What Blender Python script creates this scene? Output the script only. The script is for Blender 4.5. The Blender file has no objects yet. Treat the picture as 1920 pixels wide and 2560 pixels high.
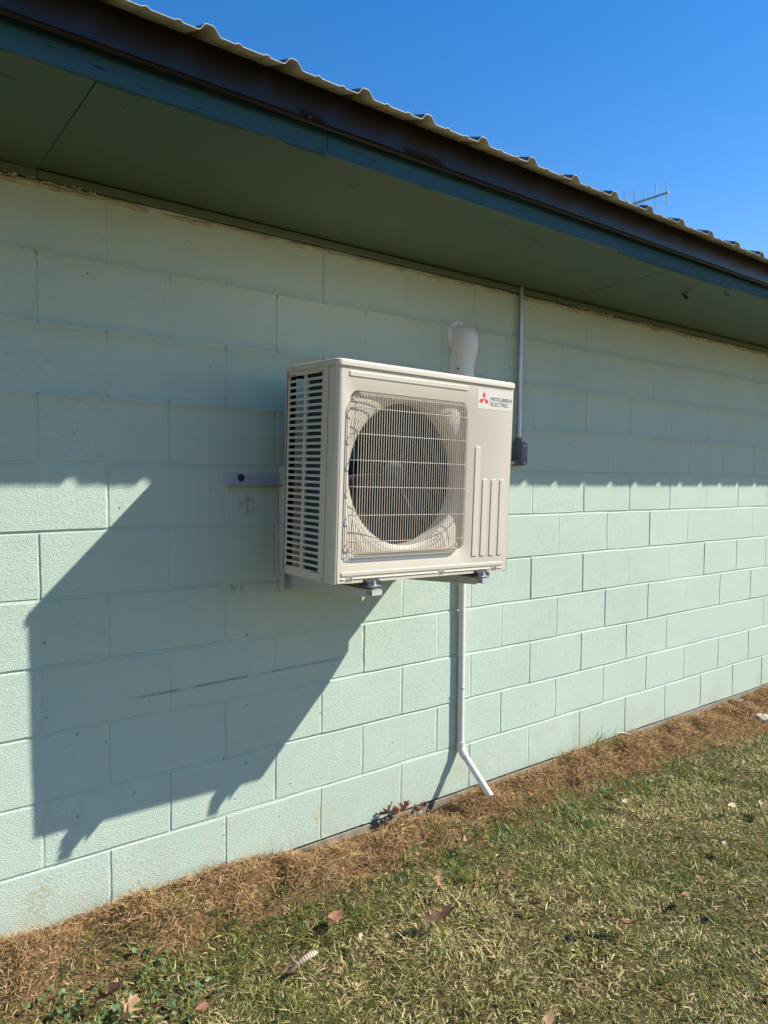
import bpy, bmesh, math, random
import numpy as np
from mathutils import Vector, Matrix, noise as mnoise
random.seed(7)
rng = np.random.default_rng(11)
S = bpy.context.scene
COL = S.collection
PI = math.pi

# ------------------------------------------------------------------ camera
CAM = (-1.97550, -2.39384, 1.41996)
def basis(yaw, pitch, roll):
    cy, sy, cp, sp = math.cos(yaw), math.sin(yaw), math.cos(pitch), math.sin(pitch)
    f = Vector((sy*cp, cy*cp, sp)); r = Vector((cy, -sy, 0)); u = r.cross(f)
    c, s = math.cos(roll), math.sin(roll)
    return c*r + s*u, -s*r + c*u, f
r_, u_, f_ = basis(0.66384789, -0.04529508, 0.00841873)
cd = bpy.data.cameras.new('camera'); cam = bpy.data.objects.new('camera', cd); COL.objects.link(cam)
m = Matrix((r_, u_, -f_)).transposed().to_4x4(); m.translation = Vector(CAM)
cam.matrix_world = m
cd.sensor_fit = 'VERTICAL'; cd.sensor_height = 24; cd.lens = 24*1850/2560
cd.clip_start = 0.05; cd.clip_end = 500
S.camera = cam

# ------------------------------------------------------------------ light
SUN = Vector((.764, -.503, .777)).normalized()
el = math.asin(SUN.z); az = math.atan2(SUN.x, SUN.y)
w = bpy.data.worlds.new('World'); S.world = w; w.use_nodes = True
nt = w.node_tree; bg = nt.nodes['Background']
sky = nt.nodes.new('ShaderNodeTexSky'); sky.sky_type = 'NISHITA'; sky.sun_disc = False
sky.sun_elevation = el; sky.sun_rotation = az
sky.air_density = 1.25; sky.dust_density = 0.0; sky.ozone_density = 2.5; sky.altitude = 100
hs = nt.nodes.new('ShaderNodeHueSaturation'); hs.inputs['Saturation'].default_value = 1.42; nt.links.new(sky.outputs[0], hs.inputs['Color'])
gn = nt.nodes.new('ShaderNodeMix'); gn.data_type = 'RGBA'; gn.blend_type = 'MULTIPLY'; gn.inputs[0].default_value = 1; gn.inputs[7].default_value = (1.22, 1.04, 1.17, 1)
nt.links.new(hs.outputs[0], gn.inputs[6]); nt.links.new(gn.outputs[2], bg.inputs[0]); bg.inputs[1].default_value = 0.100
sd = bpy.data.lights.new('sun', 'SUN'); sd.energy = 5.0; sd.angle = math.radians(.53); sd.color = (1, .955, .87)
sun = bpy.data.objects.new('sun', sd); COL.objects.link(sun)
sun.rotation_euler = SUN.to_track_quat('Z', 'Y').to_euler(); sun.location = (6, -5, 8)
S.view_settings.view_transform = 'Standard'; S.view_settings.look = 'None'
S.view_settings.exposure = 0.60; S.view_settings.gamma = 1.0

# ------------------------------------------------------------------ materials
def mat(name, col, rough=.5, metal=0, spec=.5, var=.0, vscale=6, bump=0, bscale=300, bdist=.001, stretch=(1, 1, 1), col2=None, detail=4):
    M = bpy.data.materials.new(name); M.use_nodes = True
    n = M.node_tree.nodes; l = M.node_tree.links; b = n['Principled BSDF']
    b.inputs['Roughness'].default_value = rough; b.inputs['Metallic'].default_value = metal
    b.inputs['Specular IOR Level'].default_value = spec
    tc = n.new('ShaderNodeTexCoord'); mp = n.new('ShaderNodeMapping'); mp.inputs['Scale'].default_value = stretch
    l.new(tc.outputs['Object'], mp.inputs[0])
    b.inputs['Base Color'].default_value = (*col, 1)
    if var or col2:
        no = n.new('ShaderNodeTexNoise'); no.inputs['Scale'].default_value = vscale; no.inputs['Detail'].default_value = detail
        l.new(mp.outputs[0], no.inputs['Vector'])
        mx = n.new('ShaderNodeMix'); mx.data_type = 'RGBA'
        c2 = col2 or tuple(min(1, c*(1+var)) for c in col); c1 = col if col2 else tuple(c*(1-var) for c in col)
        mx.inputs[6].default_value = (*c1, 1); mx.inputs[7].default_value = (*c2, 1)
        rp = n.new('ShaderNodeMapRange'); rp.inputs[1].default_value = .32; rp.inputs[2].default_value = .68
        l.new(no.outputs[0], rp.inputs[0]); l.new(rp.outputs[0], mx.inputs[0]); l.new(mx.outputs[2], b.inputs['Base Color'])
    if bump:
        nb = n.new('ShaderNodeTexNoise'); nb.inputs['Scale'].default_value = bscale; nb.inputs['Detail'].default_value = 3
        l.new(mp.outputs[0], nb.inputs['Vector'])
        bp = n.new('ShaderNodeBump'); bp.inputs['Strength'].default_value = bump; bp.inputs['Distance'].default_value = bdist
        l.new(nb.outputs[0], bp.inputs['Height']); l.new(bp.outputs[0], b.inputs['Normal'])
    return M

class G:
    """small node-graph helper"""
    def __init__(s, M): s.n = M.node_tree.nodes; s.l = M.node_tree.links
    def v(s, sock, x):
        if x is None: return
        if hasattr(x, 'is_output'): s.l.new(x, sock)
        else: sock.default_value = x
    def math(s, op, a, b=None, c=None, clamp=False):
        k = s.n.new('ShaderNodeMath'); k.operation = op; k.use_clamp = clamp
        s.v(k.inputs[0], a); s.v(k.inputs[1], b); s.v(k.inputs[2], c); return k.outputs[0]
    def noise(s, vec, scale, detail=3, rough=.5, dist=0):
        k = s.n.new('ShaderNodeTexNoise'); s.v(k.inputs['Vector'], vec); k.inputs['Scale'].default_value = scale
        k.inputs['Detail'].default_value = detail; k.inputs['Roughness'].default_value = rough; k.inputs['Distortion'].default_value = dist
        return k.outputs[0]
    def ramp(s, x, a, b, lo=0., hi=1.):
        k = s.n.new('ShaderNodeMapRange'); s.v(k.inputs[0], x)
        for i, q in enumerate((a, b, lo, hi)): k.inputs[i+1].default_value = q
        return k.outputs[0]
    def mix(s, f, a, b):
        k = s.n.new('ShaderNodeMix'); k.data_type = 'RGBA'; s.v(k.inputs[0], f)
        for i, q in ((6, a), (7, b)):
            if isinstance(q, tuple): k.inputs[i].default_value = (*q, 1)
            else: s.l.new(q, k.inputs[i])
        return k.outputs[2]
    def vmap(s, vec, scale):
        k = s.n.new('ShaderNodeMapping'); k.inputs['Scale'].default_value = scale; s.l.new(vec, k.inputs[0]); return k.outputs[0]

def wall_material():
    M = bpy.data.materials.new('painted_block'); M.use_nodes = True; g = G(M); b = g.n['Principled BSDF']
    tc = g.n.new('ShaderNodeTexCoord').outputs['Object']
    sx = g.n.new('ShaderNodeSeparateXYZ'); g.l.new(tc, sx.inputs[0]); X, Z = sx.outputs[0], sx.outputs[2]
    c = g.mix(g.ramp(g.noise(tc, 1.6, 4), .35, .65), (.496, .622, .500), (.562, .672, .553))
    c = g.mix(g.ramp(g.noise(tc, 14, 5, .6), .42, .72), c, (.565, .655, .515))
    # rusty dirt low on the wall and faint yellow patches
    low = g.math("MULTIPLY", g.ramp(Z, .26, .0), g.ramp(g.noise(tc, 7, 5, .65), .40, .70, 0, .75))
    c = g.mix(low, c, (.50, .50, .36))
    def blob(x, z, r, colr, k, sq=1.0):
        nonlocal c
        dx = g.math('MULTIPLY', g.math('SUBTRACT', X, x), 1/r); dz = g.math('MULTIPLY', g.math('SUBTRACT', Z, z), 1/(r*sq))
        d = g.math('ADD', g.math('MULTIPLY', dx, dx), g.math('MULTIPLY', dz, dz))
        mk = g.math('MULTIPLY', g.ramp(d, 1, .1), g.ramp(g.noise(tc, 60, 3), .42, .6, 0, k)); c = g.mix(mk, c, colr)
    for a in ((-1.43, .12, .06, (.46, .40, .22), .7), (-.42, .10, .03, (.50, .42, .22), .7), (-.63, .06, .025, (.50, .42, .22), .5),
              (-.78, 1.03, .016, (.33, .30, .15), .9), (-.745, 1.02, .014, (.33, .30, .15), .9), (-.757, .975, .007, (.33, .30, .15), .9),
              (-.735, 1.33, .035, (.30, .28, .20), .55), (-.715, 1.31, .035, (.30, .28, .20), .5), (.36, .10, .05, (.50, .42, .28), .5)):
        blob(*a, sq=1.3)
    # long scrape where something rubbed the paint
    ln = g.math('ABSOLUTE', g.math('SUBTRACT', Z, g.math('ADD', .6985, g.math('MULTIPLY', g.math('ADD', X, .73), .019))))
    fine = g.noise(tc, 260, 3, .7); coarse = g.noise(tc, 9, 3)
    band = g.ramp(ln, .007, .001); xin = g.math('MULTIPLY', g.ramp(X, -1.15, -1.11), g.ramp(X, -.30, -.34))
    mk = g.math('MULTIPLY', g.math('MULTIPLY', band, xin), g.math('MULTIPLY', g.ramp(fine, .42, .55), g.ramp(coarse, .38, .5, .25, 1)))
    c = g.mix(g.math('MULTIPLY', mk, .85), c, (.10, .075, .065))
    # sparse dark pin holes
    vo = g.n.new('ShaderNodeTexVoronoi'); vo.inputs['Scale'].default_value = 22; g.l.new(tc, vo.inputs['Vector'])
    sc = g.n.new('ShaderNodeSeparateColor'); g.l.new(vo.outputs['Color'], sc.inputs[0])
    ph = g.math('MULTIPLY', g.ramp(vo.outputs['Distance'], .10, .055), g.ramp(sc.outputs[0], .90, .93))
    c = g.mix(g.math('MULTIPLY', ph, .7), c, (.09, .10, .09))
    g.l.new(c, b.inputs['Base Color'])
    b.inputs['Roughness'].default_value = .62; b.inputs['Specular IOR Level'].default_value = .3
    h1 = g.ramp(g.noise(tc, 250, 3, .7), .30, .56); h2 = g.noise(tc, 45, 3)
    h = g.math('ADD', g.math('MULTIPLY', h1, 1.0), g.math('MULTIPLY', h2, .9)); h = g.math('SUBTRACT', h, g.math('MULTIPLY', ph, 2))
    bp = g.n.new('ShaderNodeBump'); bp.inputs['Strength'].default_value = 1.0; bp.inputs['Distance'].default_value = .0017
    g.l.new(h, bp.inputs['Height']); g.l.new(bp.outputs[0], b.inputs['Normal'])
    return M

def attr_material(name, rough=.6, trans=.25, spec=.25):
    M = bpy.data.materials.new(name); M.use_nodes = True; g = G(M); b = g.n['Principled BSDF']
    at = g.n.new('ShaderNodeAttribute'); at.attribute_name = 'tint'
    g.l.new(at.outputs['Color'], b.inputs['Base Color']); b.inputs['Roughness'].default_value = rough
    b.inputs['Specular IOR Level'].default_value = spec
    tr = g.n.new('ShaderNodeBsdfTranslucent'); g.l.new(at.outputs['Color'], tr.inputs[0])
    mx = g.n.new('ShaderNodeMixShader'); mx.inputs[0].default_value = trans
    g.l.new(b.outputs[0], mx.inputs[1]); g.l.new(tr.outputs[0], mx.inputs[2])
    g.l.new(mx.outputs[0], g.n['Material Output'].inputs[0])
    return M

def ground_material():
    M = bpy.data.materials.new('soil_and_turf'); M.use_nodes = True; g = G(M); b = g.n['Principled BSDF']
    tc = g.n.new('ShaderNodeTexCoord').outputs['Object']
    c = g.mix(g.ramp(g.noise(tc, 60, 5, .7), .35, .65), (.05, .038, .018), (.20, .15, .065))
    c = g.mix(g.ramp(g.noise(tc, 3.5, 4), .42, .62, 0, .5), c, (.11, .12, .04))
    sx = g.n.new('ShaderNodeSeparateXYZ'); g.l.new(tc, sx.inputs[0])
    near = g.ramp(sx.outputs[1], -.42, -.22)
    c = g.mix(near, c, g.mix(g.ramp(g.noise(tc, 90, 4, .7), .35, .65), (.10, .058, .026), (.30, .18, .085)))
    g.l.new(c, b.inputs['Base Color']); b.inputs['Roughness'].default_value = .95; b.inputs['Specular IOR Level'].default_value = .1
    bp = g.n.new('ShaderNodeBump'); bp.inputs['Strength'].default_value = 1; bp.inputs['Distance'].default_value = .012
    g.l.new(g.noise(tc, 110, 4, .7), bp.inputs['Height']); g.l.new(bp.outputs[0], b.inputs['Normal'])
    return M

M_wall = wall_material()
M_casing = mat('beige_enamel', (.605, .535, .415), .42, var=.02, vscale=3, bump=.12, bscale=420, bdist=.0004)
M_slab = mat('slab_concrete', (.27, .235, .17), .9, var=.25, vscale=14, bump=.6, bscale=140, bdist=.002)
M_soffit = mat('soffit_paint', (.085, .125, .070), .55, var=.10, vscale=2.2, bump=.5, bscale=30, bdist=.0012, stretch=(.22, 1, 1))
M_fascia = mat('fascia_paint', (.028, .095, .125), .75, spec=.25, var=.18, vscale=9, bump=1, bscale=55, bdist=.004, stretch=(.13, 1, 1.6))
M_drip = mat('brown_trim_metal', (.013, .008, .006), .33, spec=.36, var=.1, vscale=4, bump=.25, bscale=7, bdist=.006)
M_rooftop = mat('roof_dark_coat', (.035, .040, .045), .4, metal=.3)
M_roofunder = mat('roof_cream_backer', (.50, .465, .38), .5, var=.08, vscale=12)
M_caulk = mat('old_mortar_bead', (.36, .29, .20), .9, col2=(.47, .49, .36), vscale=26, bump=.8, bscale=160, bdist=.003)
M_gap = mat('dark_gap', (.012, .011, .009), .95)
M_coil = mat('coil_fins', (.018, .085, .115), .35, metal=.2, spec=.6, bump=.5, bscale=500, bdist=.001, stretch=(1, 4, .1))
M_black = mat('black_plastic', (.012, .012, .014), .45)
M_fan = mat('fan_plastic', (.010, .008, .009), .62, var=.1, vscale=6)
M_inner = mat('inner_cabinet', (.008, .006, .008), .6)
M_zinc = mat('zinc', (.55, .55, .56), .3, metal=.9, var=.1, vscale=60)
M_darkzinc = mat('dark_bolt', (.05, .055, .07), .35, metal=.6)
M_bracket = mat('bracket_paint', (.50, .51, .49), .45, var=.04, vscale=8)
M_rail = mat('rail_paint', (.40, .43, .44), .45, var=.04, vscale=8)
M_rubber = mat('rubber_pad', (.03, .03, .032), .7)
M_conduit = mat('galvanized', (.38, .39, .41), .33, metal=.85, var=.18, vscale=25, stretch=(1, 1, .2))
M_box = mat('grey_casting', (.11, .12, .135), .5, metal=.2, var=.1, vscale=30)
M_pvc = mat('pvc', (.66, .63, .56), .35, var=.03, vscale=8)
M_cover = mat('cover_plastic', (.74, .72, .69), .42, var=.03, vscale=5)
M_sticker = mat('sticker', (.66, .615, .52), .4)
M_red = mat('emblem_red', (.70, .035, .055), .4)
M_ink = mat('ink', (.035, .035, .05), .5)
M_alu = mat('aluminium', (.45, .43, .42), .4, metal=.7)
M_grass = attr_material('grass_blades', .5, .22, .3)
M_thatch = attr_material('dry_thatch', .8, .12, .15)
M_leaf = attr_material('dry_leaf', .65, .12, .25)
M_ground = ground_material()

# ------------------------------------------------------------------ mesh helpers
class MB:
    def __init__(s): s.v = []; s.f = []; s.mi = []
    def add(s, vs, fs, mi=0):
        o = len(s.v); s.v += [tuple(q) for q in vs]; s.f += [tuple(i+o for i in f) for f in fs]; s.mi += [mi]*len(fs)
    def box(s, x0, x1, y0, y1, z0, z1, bev=0, seg=1, mi=0):
        bm = bmesh.new(); bmesh.ops.create_cube(bm, size=1)
        for v in bm.verts: v.co = Vector(((x0+x1)/2 + v.co.x*(x1-x0), (y0+y1)/2 + v.co.y*(y1-y0), (z0+z1)/2 + v.co.z*(z1-z0)))
        if bev: bmesh.ops.bevel(bm, geom=bm.edges[:], offset=bev, segments=seg, affect='EDGES', profile=.5)
        s.bm(bm, mi)
    def bm(s, bm, mi=0):
        bm.verts.index_update(); s.add([v.co[:] for v in bm.verts], [[v.index for v in f.verts] for f in bm.faces], mi); bm.free()
    def tube(s, pts, r, n=10, cap=True, mi=0, rs=None):
        pts = [Vector(p) for p in pts]; rings = []; up = None
        for i, p in enumerate(pts):
            t = (pts[min(i+1, len(pts)-1)] - pts[max(i-1, 0)]).normalized()
            if up is None: up = t.orthogonal().normalized()
            up = (up - t*up.dot(t)).normalized(); b = t.cross(up); rr = rs[i] if rs else r
            rings.append([p + (up*math.cos(2*PI*k/n) + b*math.sin(2*PI*k/n))*rr for k in range(n)])
        s.loft(rings, True, cap, mi)
    def loft(s, rings, closed=True, cap=False, mi=0):
        n = len(rings[0]); vs = [p for r in rings for p in r]; fs = []
        for i in range(len(rings)-1):
            for k in range(n if closed else n-1):
                k2 = (k+1) % n; fs.append((i*n+k, i*n+k2, (i+1)*n+k2, (i+1)*n+k))
        if cap: fs.append(tuple(range(n-1, -1, -1))); fs.append(tuple((len(rings)-1)*n+k for k in range(n)))
        s.add(vs, fs, mi)
    def prism(s, pts2, y0, y1, ax='y', bev=0, mi=0):
        """closed 2D outline (a,b) extruded along an axis between y0 and y1"""
        def P(a, b, c): return {'y': (a, c, b), 'z': (a, b, c), 'x': (c, a, b)}[ax]
        bm = bmesh.new(); lo = [bm.verts.new(P(a, b, y0)) for a, b in pts2]; hi = [bm.verts.new(P(a, b, y1)) for a, b in pts2]; n = len(lo)
        bm.faces.new(lo); f2 = bm.faces.new(hi[::-1])
        for i in range(n): bm.faces.new((lo[i], hi[i], hi[(i+1) % n], lo[(i+1) % n]))
        bmesh.ops.recalc_face_normals(bm, faces=bm.faces[:])
        if bev:
            ed = [e for e in bm.edges if (e.verts[0] in lo) == (e.verts[1] in lo)]
            bmesh.ops.bevel(bm, geom=ed, offset=bev, segments=2, affect='EDGES', profile=.6)
        s.bm(bm, mi)
    def disc(s, c, r, h, axis='y', n=16, bev=0, mi=0):
        pts = [(r*math.cos(2*PI*k/n), r*math.sin(2*PI*k/n)) for k in range(n)]
        t = MB(); t.prism(pts, 0, h, axis, bev); s.add([Vector(v)+Vector(c) for v in t.v], t.f, mi)

def rrect(x0, x1, z0, z1, r, n=4):
    out = []
    for cx, cz, a0 in ((x1-r, z1-r, 0), (x0+r, z1-r, 90), (x0+r, z0+r, 180), (x1-r, z0+r, 270)):
        for k in range(n+1):
            a = math.radians(a0 + 90*k/n); out.append((cx + r*math.cos(a), cz + r*math.sin(a)))
    return out

def build(name, mb, mats, parent=None, smooth=None, fix=True):
    me = bpy.data.meshes.new(name); me.from_pydata(mb.v, [], mb.f)
    if not isinstance(mats, (list, tuple)): mats = [mats]
    for q in mats: me.materials.append(q)
    if len(mats) > 1: me.polygons.foreach_set('material_index', mb.mi)
    if fix:
        bm = bmesh.new(); bm.from_mesh(me); bmesh.ops.remove_doubles(bm, verts=bm.verts[:], dist=1e-6)
        bmesh.ops.recalc_face_normals(bm, faces=bm.faces[:]); bm.to_mesh(me); bm.free()
    if smooth: me.shade_smooth(); me.set_sharp_from_angle(angle=math.radians(smooth))
    o = bpy.data.objects.new(name, me); COL.objects.link(o)
    if parent: o.parent = parent
    return o
def tag(o, label=None, cat=None, group=None, kind=None):
    for k, q in (('label', label), ('category', cat), ('group', group), ('kind', kind)):
        if q: o[k] = q
    return o
def empty(name, loc, label=None, cat=None, group=None):
    o = bpy.data.objects.new(name, None); o.empty_display_size = .1; o.location = loc; COL.objects.link(o)
    return tag(o, label, cat, group)

# ------------------------------------------------------------------ ground heights
def nz(x, y, s, k=0): return mnoise.noise(Vector((x*s + k*7.3, y*s - k*3.1, k*1.7)))
EX = [-3, -1.6, -1.49, -1.275, -1.05, -.86, -.66, -.38, .08, .65, .95, 1.6, 2.1, 3.2, 5, 9]
EY = [.22, .24, .18, .135, .19, .20, .22, .29, .22, .25, .28, .32, .36, .36, .34, .34]
def strip_edge(x, x0=None): return float(np.interp(x, EX, EY)) + .035*nz(x, 0, 7, 3) + .02*nz(x, 0, 23, 4)
def gh(x, y):
    d = -y
    top = float(np.interp(x, [-1.2, -.75, -.45, .0, .5, 1.3, 2.6, 3.4], [.020, .012, -.030, -.050, -.045, -.030, -.045, -.035]))
    t = min(1, max(0, (d-.04)/.24)); t = t*t*(3-2*t)
    h = top*(1-t) - .055*t
    if 0 < d < .45: h += .036*math.sin(PI*min(1, d/.27))*max(0, 1+2.0*nz(x, y, 7, 1))*(1 if d < .27 else 0) + .008*nz(x, y, 22, 7)
    h += .010*nz(x, y, 3, 2) + .007*nz(x, y, 11, 5)
    if d > .5: h += .02*nz(x, y, .7, 6)
    return h
# ================================================================== SETTING: ground
def axis(parts):
    out = []
    for a, b, n in parts: out += list(np.linspace(a, b, n, endpoint=False))
    return np.array(out + [parts[-1][1]])
gx = axis([(-80, -6, 14), (-6, -2.5, 30), (-2.5, 3.5, 240), (3.5, 10, 60), (10, 80, 14)])
gy = axis([(-80, -5, 14), (-5, -1.6, 50), (-1.6, -.5, 60), (-.5, .02, 50), (.02, 60, 10)])
gv = np.zeros((len(gy), len(gx), 3))
for j, y in enumerate(gy):
    for i, x in enumerate(gx): gv[j, i] = (x, y, gh(x, min(y, 0)))
nx = len(gx); mb = MB()
idx = np.arange(len(gy)*nx).reshape(len(gy), nx)
q = np.stack([idx[:-1, :-1], idx[:-1, 1:], idx[1:, 1:], idx[1:, :-1]], -1).reshape(-1, 4)
mb.v = gv.reshape(-1, 3).tolist(); mb.f = q.tolist(); mb.mi = [0]*len(mb.f)
tag(build('ground', mb, M_ground, smooth=180, fix=False), kind='structure')

# ================================================================== BUILDING
bld = empty('building', (0, 0, 0), 'pale mint painted block building with dark eaves and ribbed metal roof', 'building')
BX, BC = .2032, .20828
TOP = 11*BC
def build_wall():
    ks = range(-30, 56); xo = [-.0085, -.0050, -.0038, -.0022, 0, .0022, .0038, .0050, .0085, .05, .10, .15]
    zo = [-.0095, -.0062, -.0046, -.0028, 0, .0028, .0046, .0062, .0095, .04, .08, .12, .16]
    cols = [(k, o) for k in ks for o in xo]; rows = [(0, o) for o in zo if o >= .0028]
    for j in range(1, 11): rows += [(j, o) for o in zo]
    rows = [(0, .0)] + rows + [(11, -.0095), (11, 0)]
    V = np.zeros((len(rows), len(cols), 3))
    rn = np.random.default_rng(5)
    boff = {}
    for ri, (j, oz) in enumerate(rows):
        for ci, (k, ox) in enumerate(cols):
            x = k*BX + ox; z = j*BC + oz
            course = j if oz > 0 else j-1
            d = 0
            # bed joint
            if 0 < j < 11 and abs(oz) < .0055:
                amt = 1 + .7*nz(x, j*9.7, 2.3, 11)
                if j < 8: d = max(d, .0036*amt*(1 if abs(oz) < .0035 else .75))
            if j >= 8 and j < 11 and abs(oz) < .0099:
                d = -(.0062 + .0030*nz(x, j*5.1, 3, 19))*math.cos(oz/.0099*PI/2)**.7
            par = (k + course) % 2 == 0
            if par and abs(ox) < .0045:
                amt = max(.12, .75 + .9*nz(k*3.3, course*5.1, 1.0, 12) + .4*nz(k, z, 9, 13))
                d = max(d, .0024*amt*(1 if abs(ox) < .003 else .7))
            bid = (course, (k + (1 if ox > 0 else 0) - ((k + course) % 2 if True else 0)))
            kk = k if ox > 0 else k-1                      # half-block cell index to the right / left
            b0 = kk if (kk + course) % 2 == 0 else kk-1     # left joint of the block
            if (course, b0) not in boff: boff[(course, b0)] = (rn.uniform(-.0012, .0012), rn.uniform(-.0011, .0011))
            bo, tl = boff[(course, b0)]
            y = -(bo + tl*((x - b0*BX)/(.4064) - .5)*2) + d - .0007*nz(x, z, 9, 14)
            y -= .0018*max(0, nz(x, z*1.6, 5, 20)-.25) 
            dz = .0032*nz(x, j*4.0, 2.6, 15) + .0016*nz(x, j*4.0, 13, 16)
            dx = .0022*nz(k*2.0, z, 5, 17) + .001*nz(k*2.0, z, 21, 18)
            if j in (0, 11): dz *= .3
            V[ri, ci] = (x + dx, y, z + dz)
    nr, nc = len(rows), len(cols); idx = np.arange(nr*nc).reshape(nr, nc)
    q = np.stack([idx[:-1, :-1], idx[:-1, 1:], idx[1:, 1:], idx[1:, :-1]], -1).reshape(-1, 4)
    mb = MB(); mb.v = V.reshape(-1, 3).tolist(); mb.f = q.tolist(); mb.mi = [0]*len(q)
    x0, x1 = ks[0]*BX, (ks[-1])*BX + .15
    # bottom return, thickness and the other three walls
    n0 = V[0]; mb.add([tuple(p) for p in n0] + [(p[0], .19, p[2]) for p in n0], [(i+1, i, nc+i, nc+i+1) for i in range(nc-1)])
    mb.box(x0, x0+.19, .2, 7.3, 0, TOP); mb.box(x1-.19, x1, .2, 7.3, 0, TOP); mb.box(x0, x1, 7.31, 7.5, 0, TOP)
    mb.box(x0, x1, .17, .198, 0, TOP)
    mb.add([(x0, 0, 0), (x0, .2, 0), (x0, .2, TOP), (x0, 0, TOP)], [(0, 1, 2, 3)]); mb.add([(x1, 0, 0), (x1, .2, 0), (x1, .2, TOP), (x1, 0, TOP)], [(0, 1, 2, 3)])
    o = build('block_wall', mb, M_wall, bld, smooth=50, fix=False)
    return x0, x1
WX0, WX1 = build_wall()
mb = MB(); mb.box(WX0-.01, WX1+.01, .004, 7.5, -.6, -.011, .003)
mb.box(WX0+.02, WX1-.02, .03, 7.4, -.012, .001)
build('foundation_slab', mb, M_slab, bld)

# uneven mortar bead at the top of the wall
mb = MB(); x = -2.6
while x < 5.5:
    L = random.uniform(.12, .5); n = int(L/.012); pts = []; rs = []
    for i in range(n+1):
        xx = x + L*i/n; e = abs(math.sin(PI*i/n))**.35
        pts.append((xx, -.001, TOP - .012 - .007*nz(xx, 1, 12, 21) - .004*nz(xx, 1, 60, 22))); rs.append((.0085 + .005*nz(xx, 3, 30, 23) + .003*nz(xx, 3, 110, 24))*max(.25, e))
    mb.tube(pts, .01, 7, rs=rs); x += L + random.choice((.0, .0, .01, .04))
build('mortar_bead', mb, M_caulk, bld, smooth=60)
mb = MB(); x = -2.6                        # small torn bits of caulk
while x < 5.2:
    if nz(x, 5, 2.2, 31) > .02:
        bm = bmesh.new(); bmesh.ops.create_icosphere(bm, subdivisions=1, radius=random.uniform(.002, .0055))
        c = Vector((x, -.012 - random.random()*.006, TOP - .004 + random.uniform(-.006, .006)))
        for v in bm.verts: v.co = c + Vector((v.co.x*random.uniform(.8, 2.2), v.co.y, v.co.z*random.uniform(.6, 1.3)))
        mb.bm(bm)
    x += random.uniform(.004, .012)
build('caulk_crumbs', mb, M_caulk, bld, smooth=60)['kind'] = 'stuff'

# trim strip under the soffit against the wall
mb = MB(); xs = [-3.2, -1.42, .95, 2.6, 6, 11.3]
for a, b in zip(xs[:-1], xs[1:]):
    mb.box(a+.001, b-.001, -.019, -.0015, TOP+.001+.001*random.random(), 2.318, .002)
mb.box(-6, -3.202, -.019, -.0015, TOP+.002, 2.318)
build('soffit_trim', mb, M_soffit, bld)

# soffit panels
SE = -.592
def soff_z(y): return 2.322 + (2.341-2.322)*min(1, max(0, (-y)/.6))
for a, b in ((-6, -3.86), (-3.857, -1.422), (-1.418, 1.02), (1.0225, 3.46), (3.4625, 5.9), (5.903, 8.34), (8.342, 11.3)):
    mb = MB(); n = max(2, int((b-a)/.12)); rings = []
    for i in range(n+1):
        x = a + (b-a)*i/n; sg = .003*math.sin(PI*((x-a)/(b-a))) if a < 1 else .001
        lft = -.006*math.exp(-((x+1.42)/.10)**2) if x < -1.42 else 0       # one panel hangs lower at the seam
        ys = [.10, .0, -.15, -.3, -.45, SE+.0015]
        low = [(x, y, soff_z(y) - sg*math.sin(PI*min(1, max(0, -y/.6))) + (lft*(1+y/.6) if y > -.6 else 0)) for y in ys]
        rings.append(low + [(p[0], p[1], 2.352) for p in low[::-1]])
    mb.loft(rings, True, True); build('soffit_panel', mb, M_soffit, bld, smooth=30)
mb = MB(); mb.box(WX0-.2, WX1+.2, -.58, .12, 2.356, 2.42); build('seam_dark_fill', mb, M_gap, bld)  # near-black box added above the panels, its colour standing in for shade in the seams
# chips and splits in the soffit
mb = MB()
for i in range(120):
    x = random.uniform(-1.7, 2.6); y = -random.uniform(.05, .58); L = random.choice((.006, .01, .02, .045)); hgt = random.uniform(.0008, .0026)
    if random.random() < .5: y = -random.uniform(.42, .585)
    z = soff_z(y) - .0042; a = random.uniform(-.12, .12)
    mb.add([(x, y, z), (x+L*.5, y+hgt+L*a*.5, z), (x+L, y+L*a, z), (x+L*.5, y-hgt+L*a*.5, z)], [(0, 1, 2, 3)])
build('paint_split', mb, mat('bare_wood_dark', (.035, .035, .022), .8), bld, fix=False)['kind'] = 'stuff'
hk = MB(); hk.tube([(1.39, -.42, 2.328), (1.40, -.43, 2.312), (1.43, -.425, 2.309), (1.445, -.41, 2.318), (1.43, -.405, 2.327)], .004, 6, rs=[.003, .009, .007, .004, .002])
build('wasp_nest', hk, mat('mud', (.03, .025, .018), .9), bld, smooth=60)
hk = MB(); hk.tube([(1.54, -.552, 2.334), (1.545, -.56, 2.318), (1.585, -.555, 2.314), (1.60, -.545, 2.320), (1.595, -.54, 2.334)], .0022, 6)
build('hook', hk, M_darkzinc, bld, smooth=60)

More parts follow.
